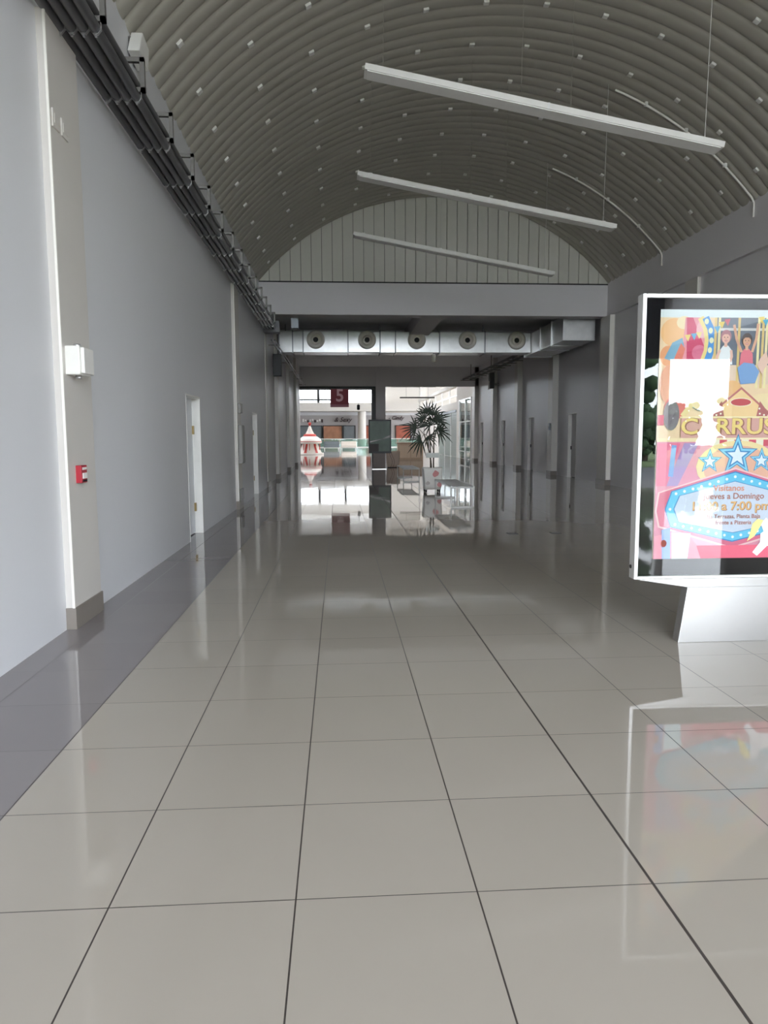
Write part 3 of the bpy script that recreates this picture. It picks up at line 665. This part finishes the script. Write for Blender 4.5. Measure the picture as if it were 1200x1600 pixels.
# ------------------------------------------------------------------ advertising totem with the carousel poster
KX0, KX1, KY, KZ0, KZ1 = 2.105, 3.577, 4.88, .475, 2.48; KC = (KX0+KX1)/2; KD = .09
t = thing('advertising_totem', 'large steel advertising totem with a bright carousel poster', 'poster stand', (KC, KY, 0))
fm = MB(); b_ = .028
fm.box(KX0, KY, KZ0, KX0+b_, KY+KD, KZ1, M_alu).box(KX1-b_, KY, KZ0, KX1, KY+KD, KZ1, M_alu).box(KX0+b_, KY, KZ1-b_, KX1-b_, KY+KD, KZ1, M_alu).box(KX0+b_, KY, KZ0, KX1-b_, KY+KD, KZ0+.02, M_alu)
fm.build('frame', t, .004)
MB().box(KX0+b_, KY+.03, KZ0+.02, KX1-b_, KY+KD-.01, KZ1-b_, M_black).build('backing', t)
MB().prism([(KX0, KZ0), (KX1, KZ0), (KC+.335, .41), (KC-.335, .41)], KY+.002, KY+KD-.002, M_chrome).build('chin', t, .002)
MB().prism([(KC-.335, .41), (KC+.335, .41), (KC+.39, 0), (KC-.39, 0)], KY, KY+KD, M_chrome).build('pedestal', t, .002)
MB().lathe([(0, 0), (.014, 0), (.014, -.006), (0, -.006)], M_blackm, (KX0, KY+.06, .56), 12, 'X').build('lock', t)
# poster artwork: flat printed shapes
SC = .004483
pm = MB(); PYY = KY+.028; lay = [0]
INK = {}
def ink(c):
    k = 'ink_%d_%d_%d' % c; c = tuple(int(v*.84+250*.16) for v in c)  # colours paled towards white, painting in the haze over the poster
    return mat(k, c, .6, var=.03, scale=20, spec=.2)
OX = 0
def AX(x): return KC+(x+OX-1155)*SC
def AZ(y): return 1.414-(y-700)*SC
def poly(pts, c):
    lay[0] += 1; yy = PYY-lay[0]*.00012
    pm.add([(AX(x), yy, AZ(y)) for x, y in pts], [tuple(range(len(pts)))], ink(c))
def rect(x0, y0, x1, y1, c): poly([(x0, y0), (x1, y0), (x1, y1), (x0, y1)], c)
def ell(cx, cy_, rx, ry, c, n=20, a0=0, a1=2*math.pi): poly([(cx+rx*math.cos(a0+(a1-a0)*i/n), cy_+ry*math.sin(a0+(a1-a0)*i/n)) for i in range(n)], c)
def band(pts, w_, c):
    lay[0] += 1; yy = PYY-lay[0]*.00012; q = []
    for i, p in enumerate(pts):
        a = Vector(pts[max(0, i-1)]); b = Vector(pts[min(len(pts)-1, i+1)]); d = (b-a).normalized(); n_ = Vector((-d.y, d.x))*w_/2
        q += [Vector(p)+n_, Vector(p)-n_]
    pm.add([(AX(x), yy, AZ(y)) for x, y in q], [(2*i, 2*i+1, 2*i+3, 2*i+2) for i in range(len(pts)-1)], ink(c))
def star(cx, cy_, r, c): poly([(cx+(r if i % 2 == 0 else r*.42)*math.sin(math.pi*i/5), cy_-(r if i % 2 == 0 else r*.42)*math.cos(math.pi*i/5)) for i in range(10)], c)
def txt(body, x, y, size, c, sxx=1., bold=.0):
    lay[0] += 1; yy = PYY-lay[0]*.00012; vs, fs = text_geo(body, size*SC, 0, bold*SC, sxx)
    pm.add([(AX(x)+a, yy, AZ(y)+b) for a, b in vs], fs, ink(c))
rect(1022, 485, 1288, 498, (226, 230, 234))
rect(1022, 497, 1288, 877, (244, 204, 160))
ell(1045, 520, 22, 22, (246, 178, 112)); ell(1036, 556, 13, 16, (240, 150, 96)); ell(1060, 505, 12, 10, (250, 220, 170))
poly([(1062, 497), (1098, 497), (1104, 530), (1100, 562), (1058, 562)], (236, 138, 150))
poly([(1064, 497), (1074, 497), (1094, 542), (1100, 562), (1066, 562)], (206, 44, 84))
ell(1090, 515, 10, 14, (246, 176, 180)); ell(1086, 551, 12, 12, (222, 96, 130))
OX = -12
band([(1098, 497), (1107, 512), (1111, 530), (1110, 548), (1104, 566)], 10, (246, 214, 128))
band([(1106, 497), (1115, 514), (1118, 532), (1116, 550), (1110, 568)], 11, (50, 128, 206))
for x, y in ((1108, 503), (1115, 517), (1117, 532), (1115, 547)): ell(x, y, 3.5, 4.5, (240, 236, 190))
OX = 0
poly([(1030, 560), (1042, 536), (1058, 528), (1062, 545), (1048, 566)], (110, 160, 190)); poly([(1046, 560), (1056, 536), (1063, 545), (1056, 572)], (232, 110, 88))
OX = -12
rect(1122, 497, 1300, 588, (88, 92, 108)); rect(1122, 570, 1300, 600, (232, 196, 168))
rect(1122, 513, 1300, 517, (214, 206, 206))
for i, x in enumerate((1123, 1129, 1161, 1193, 1200, 1206, 1242, 1249, 1284)): rect(x-2, 497, x+2, 606, ((226, 186, 110), (244, 222, 160))[i % 2])
for x, y, c in ((1078, 528, (240, 200, 90)), (1088, 526, (70, 150, 200)), (1096, 524, (246, 210, 120)), (1125, 515, (60, 150, 200)), (1132, 508, (230, 190, 70)), (1141, 504, (200, 60, 80)), (1196, 500, (232, 196, 70)), (1203, 504, (60, 160, 200)), (1212, 512, (120, 190, 90)), (1222, 518, (230, 90, 90)), (1234, 512, (240, 200, 90))):
    poly([(x-5, y-4), (x+5, y-5), (x+1, y+6)], c)
def child(x, y, hair, top_, skin, arms):
    poly([(x-11, y+42), (x-9, y+20), (x-4, y+13), (x+4, y+13), (x+10, y+20), (x+12, y+42)], top_)
    for (ax, ay, bx_, by_) in arms: band([(x+ax, y+ay), ((x*2+ax+bx_)/2+2*math.copysign(1, ax), y+(ay+by_)/2+1), (x+bx_, y+by_)], 4.2, skin)
    rect(x-2.5, y+8, x+2.5, y+15, skin); ell(x, y-1, 8.6, 10.5, hair); ell(x, y+1.5, 6.4, 8.2, skin)
    poly([(x-6.5, y-1), (x-4, y-7), (x+4, y-7), (x+6.5, y-1), (x+3, y-4.5), (x-3, y-4.5)], hair)
    for s_ in (-1, 1): ell(x+s_*2.6, y+.3, .9, .9, (50, 36, 34), 8)
    poly([(x-.5, y+1), (x+.9, y+3.4), (x-.9, y+3.4)], (206, 140, 110)); ell(x, y+5.4, 2.6, 1.2, (190, 60, 66), 10); rect(x-1.8, y+5, x+1.8, y+5.6, (250, 240, 236))
child(1140, 527, (176, 110, 120), (236, 234, 238), (240, 180, 160), ((-9, 20, -14, 38), (9, 20, 8, 38)))
child(1174, 532, (62, 46, 44), (232, 104, 122), (226, 160, 128), ((-8, 18, -22, -24), (9, 18, 17, -26)))
child(1222, 536, (70, 50, 44), (240, 170, 110), (230, 168, 140), ((-9, 20, -16, 34), (9, 20, 15, 34)))
child(1264, 530, (150, 100, 60), (120, 170, 210), (240, 186, 160), ((-9, 20, -14, 36), (9, 18, 15, -20)))
poly([(1160, 574), (1170, 566), (1186, 568), (1196, 580), (1190, 598), (1166, 600)], (110, 150, 206)); poly([(1196, 560), (1206, 548), (1210, 566), (1200, 584), (1192, 570)], (238, 190, 170))
OX = 0
ell(1038, 600, 15, 30, (236, 150, 110)); ell(1064, 610, 15, 32, (96, 100, 112)); ell(1052, 636, 20, 18, (222, 84, 84)); ell(1044, 648, 13, 24, (110, 96, 104))
poly([(1072, 588), (1086, 584), (1106, 594), (1102, 625), (1090, 642), (1078, 636)], (66, 170, 220)); band([(1067, 585), (1076, 600), (1077, 630), (1062, 650)], 9, (240, 206, 140))
ell(1116, 602, 8, 10, (244, 216, 130)); ell(1140, 606, 16, 12, (240, 176, 110)); ell(1098, 632, 9, 10, (222, 90, 84)); rect(1022, 648, 1032, 664, (214, 50, 84))
ell(1200, 628, 34, 14, (246, 214, 160)); ell(1106, 630, 30, 13, (246, 214, 160))
poly([(1098, 652), (1156, 604), (1214, 652)], (190, 96, 92)); poly([(1104, 651), (1156, 608), (1208, 651)], (248, 200, 136))
for s_ in (-1, 1):
    poly([(1156+s_*26, 652), (1156+s_*31, 626), (1156+s_*52, 652)], (176, 84, 84))
    for dx, dy in ((31, 638), (32, 646), (39, 648), (46, 649)): ell(1156+s_*dx, dy, 1.6, 1.6, (252, 236, 214), 8)
ell(1156, 628, 18, 7, (252, 226, 190)); ell(1156, 628, 16.5, 5.6, (196, 56, 62))
rect(1060, 651, 1268, 684, (216, 150, 140)); rect(1058, 650, 1266, 653, (252, 224, 170))
txt('CARRUSEL', 1158, 667.5, 35, (150, 84, 70), 1.18, 1.7); txt('CARRUSEL', 1157, 667, 35, (246, 206, 112), 1.18, .6)
rect(1022, 684, 1288, 877, (232, 132, 160)); rect(1022, 684, 1100, 690, (250, 220, 170))
rect(1098, 684, 1230, 687, (252, 226, 180))
for i in range(11): rect(1100+i*12, 687, 1112+i*12, 697, ((216, 62, 84), (246, 232, 206))[i % 2])
poly([(1022, 692), (1060, 692), (1040, 760), (1022, 760)], (240, 100, 140)); poly([(1066, 692), (1090, 692), (1058, 760), (1040, 760)], (166, 130, 190)); band([(1050, 695), (1046, 745)], 8, (120, 160, 226))
ell(1155, 730, 68, 42, (248, 216, 150)); ell(1155, 732, 56, 36, (240, 170, 140)); poly([(1236, 692), (1270, 692), (1288, 760), (1262, 760)], (166, 130, 190))
for cx_2, cy_2, r in ((1109, 721, 21), (1154, 712, 35), (1194, 720, 21), (1232, 724, 18)):
    if cx_2 == 1232: continue
    star(cx_2, cy_2, r, (44, 104, 160)); star(cx_2, cy_2, r*.9, (120, 204, 240)); star(cx_2, cy_2+.5, r*.68, (40, 120, 190)); star(cx_2, cy_2+.5, r*.5, (232, 240, 248))
poly([(1026, 770), (1152, 731), (1278, 770), (1284, 800), (1276, 826), (1152, 862), (1028, 826), (1022, 800)], (248, 190, 196)); poly([(1029, 771), (1152, 734), (1275, 771), (1281, 800), (1273, 824), (1152, 859), (1031, 824), (1025, 800)], (222, 84, 120))
hx = [(1048, 768), (1152, 737), (1256, 768), (1266, 797), (1256, 826), (1152, 851), (1048, 826), (1038, 797)]
poly(hx, (30, 110, 190)); poly([(1152+(x-1152)*.985, 795+(y-795)*.965) for x, y in hx], (84, 194, 236))
hi = [(1152+(x-1152)*.86, 796+(y-796)*.72) for x, y in hx]
poly([(1152+(x-1152)*1.02, 796+(y-796)*1.03) for x, y in hi], (50, 130, 200)); poly(hi, (206, 214, 236))
hm = [(1152+(x-1152)*.925, 796+(y-796)*.85) for x, y in hx]
for i in range(8):
    a, b = Vector(hm[i]), Vector(hm[(i+1) % 8]); k = max(1, int((b-a).length/14))
    for j in range(k):
        p = a.lerp(b, j/k); ell(p.x, p.y, 2.3, 2.3, (246, 252, 255), 10)
BR = (170, 92, 78)
txt('Visitanos', 1142, 764, 13.5, (232, 140, 110), 1.05, .25); txt('Jueves a Domingo', 1151, 777, 13.5, BR, 1.02, .2)
txt('11:00 a 7:00 pm', 1146.6, 793.4, 19.5, (150, 84, 60), 1.05, .6); txt('11:00 a 7:00 pm', 1146, 793, 19.5, (244, 178, 100), 1.05, .2)
txt('las Terrazas, Planta Baja', 1152, 809.5, 9.2, BR, 1.0, .1); txt('frente a Pizzeria', 1152, 819.5, 9.2, BR, 1.0, .1)
rect(1022, 856, 1288, 877, (236, 84, 112)); poly([(1022, 840), (1060, 832), (1090, 850), (1100, 877), (1022, 877)], (244, 150, 170))
poly([(1034, 830), (1048, 826), (1050, 877), (1036, 877)], (140, 170, 236)); ell(1038, 852, 5, 6, (236, 110, 90)); poly([(1050, 834), (1082, 836), (1078, 877), (1052, 877)], (206, 236, 244))
HW_ = (246, 240, 244)
poly([(1198, 838), (1212, 828), (1240, 832), (1256, 846), (1252, 858), (1226, 856), (1210, 858), (1194, 874), (1186, 868), (1198, 852)], HW_)
poly([(1204, 836), (1198, 822), (1206, 812), (1216, 824), (1214, 838)], HW_); poly([(1202, 816), (1192, 814), (1184, 822), (1180, 840), (1176, 850), (1188, 842), (1196, 828)], (246, 226, 120))
poly([(1248, 846), (1262, 838), (1266, 858), (1256, 864)], (246, 226, 120))
pm.build('poster', t)
MB().box(KX0+b_, KY+.004, KZ0+.02, KX1-b_, KY+.0045, KZ1-b_, M_glass).build('glass_pane', t)

# ------------------------------------------------------------------ outside, behind the photographer (seen in the glass)
struct(bx(-40, -14, -.06, 60, -10, -.01, M_pave), 'pavement')
struct(bx(-60, -24, -.12, 80, -14, -.06, M_road), 'road')
struct(bx(-60, -90, -.12, 80, -24, -.04, mat('verge_grass', (96, 116, 66), .9, var=.2)), 'ground')
def tree(x, y, h_, label):
    t = thing('street_tree', label, 'tree', (x, y, -.05), 'trees across the road')
    MB().tube([(x, y, -.05), (x+.1, y, h_*.3), (x, y, h_*.6)], [.22, .17, .08], M_bark, 8).build('trunk', t)
    mb = MB(); rnd = random.Random(int(x*10))
    for k in range(190):
        a = rnd.uniform(0, 6.28); r = h_*.34*math.sqrt(rnd.random()); z = h_*rnd.uniform(.12, .95); q = h_*rnd.uniform(.035, .08)
        q *= 1.2-abs(z/h_-.6)
        mb.lathe([(0, -q), (q*.7, -q*.7), (q, 0), (q*.7, q*.7), (0, q)], M_tree, (x+r*math.cos(a), y+r*math.sin(a), z), 9)
    mb.build('crown', t)
for i, (x, y, h_) in enumerate(((13.8, -26, 6.6), (18.4, -32, 3.4), (21.5, -34, 3.6), (25, -33, 4.2), (9, -32, 5), (3, -30, 5), (-3, -28, 5.6))):
    tree(x, y, h_, 'leafy street tree across the road, reflected in the totem glass')
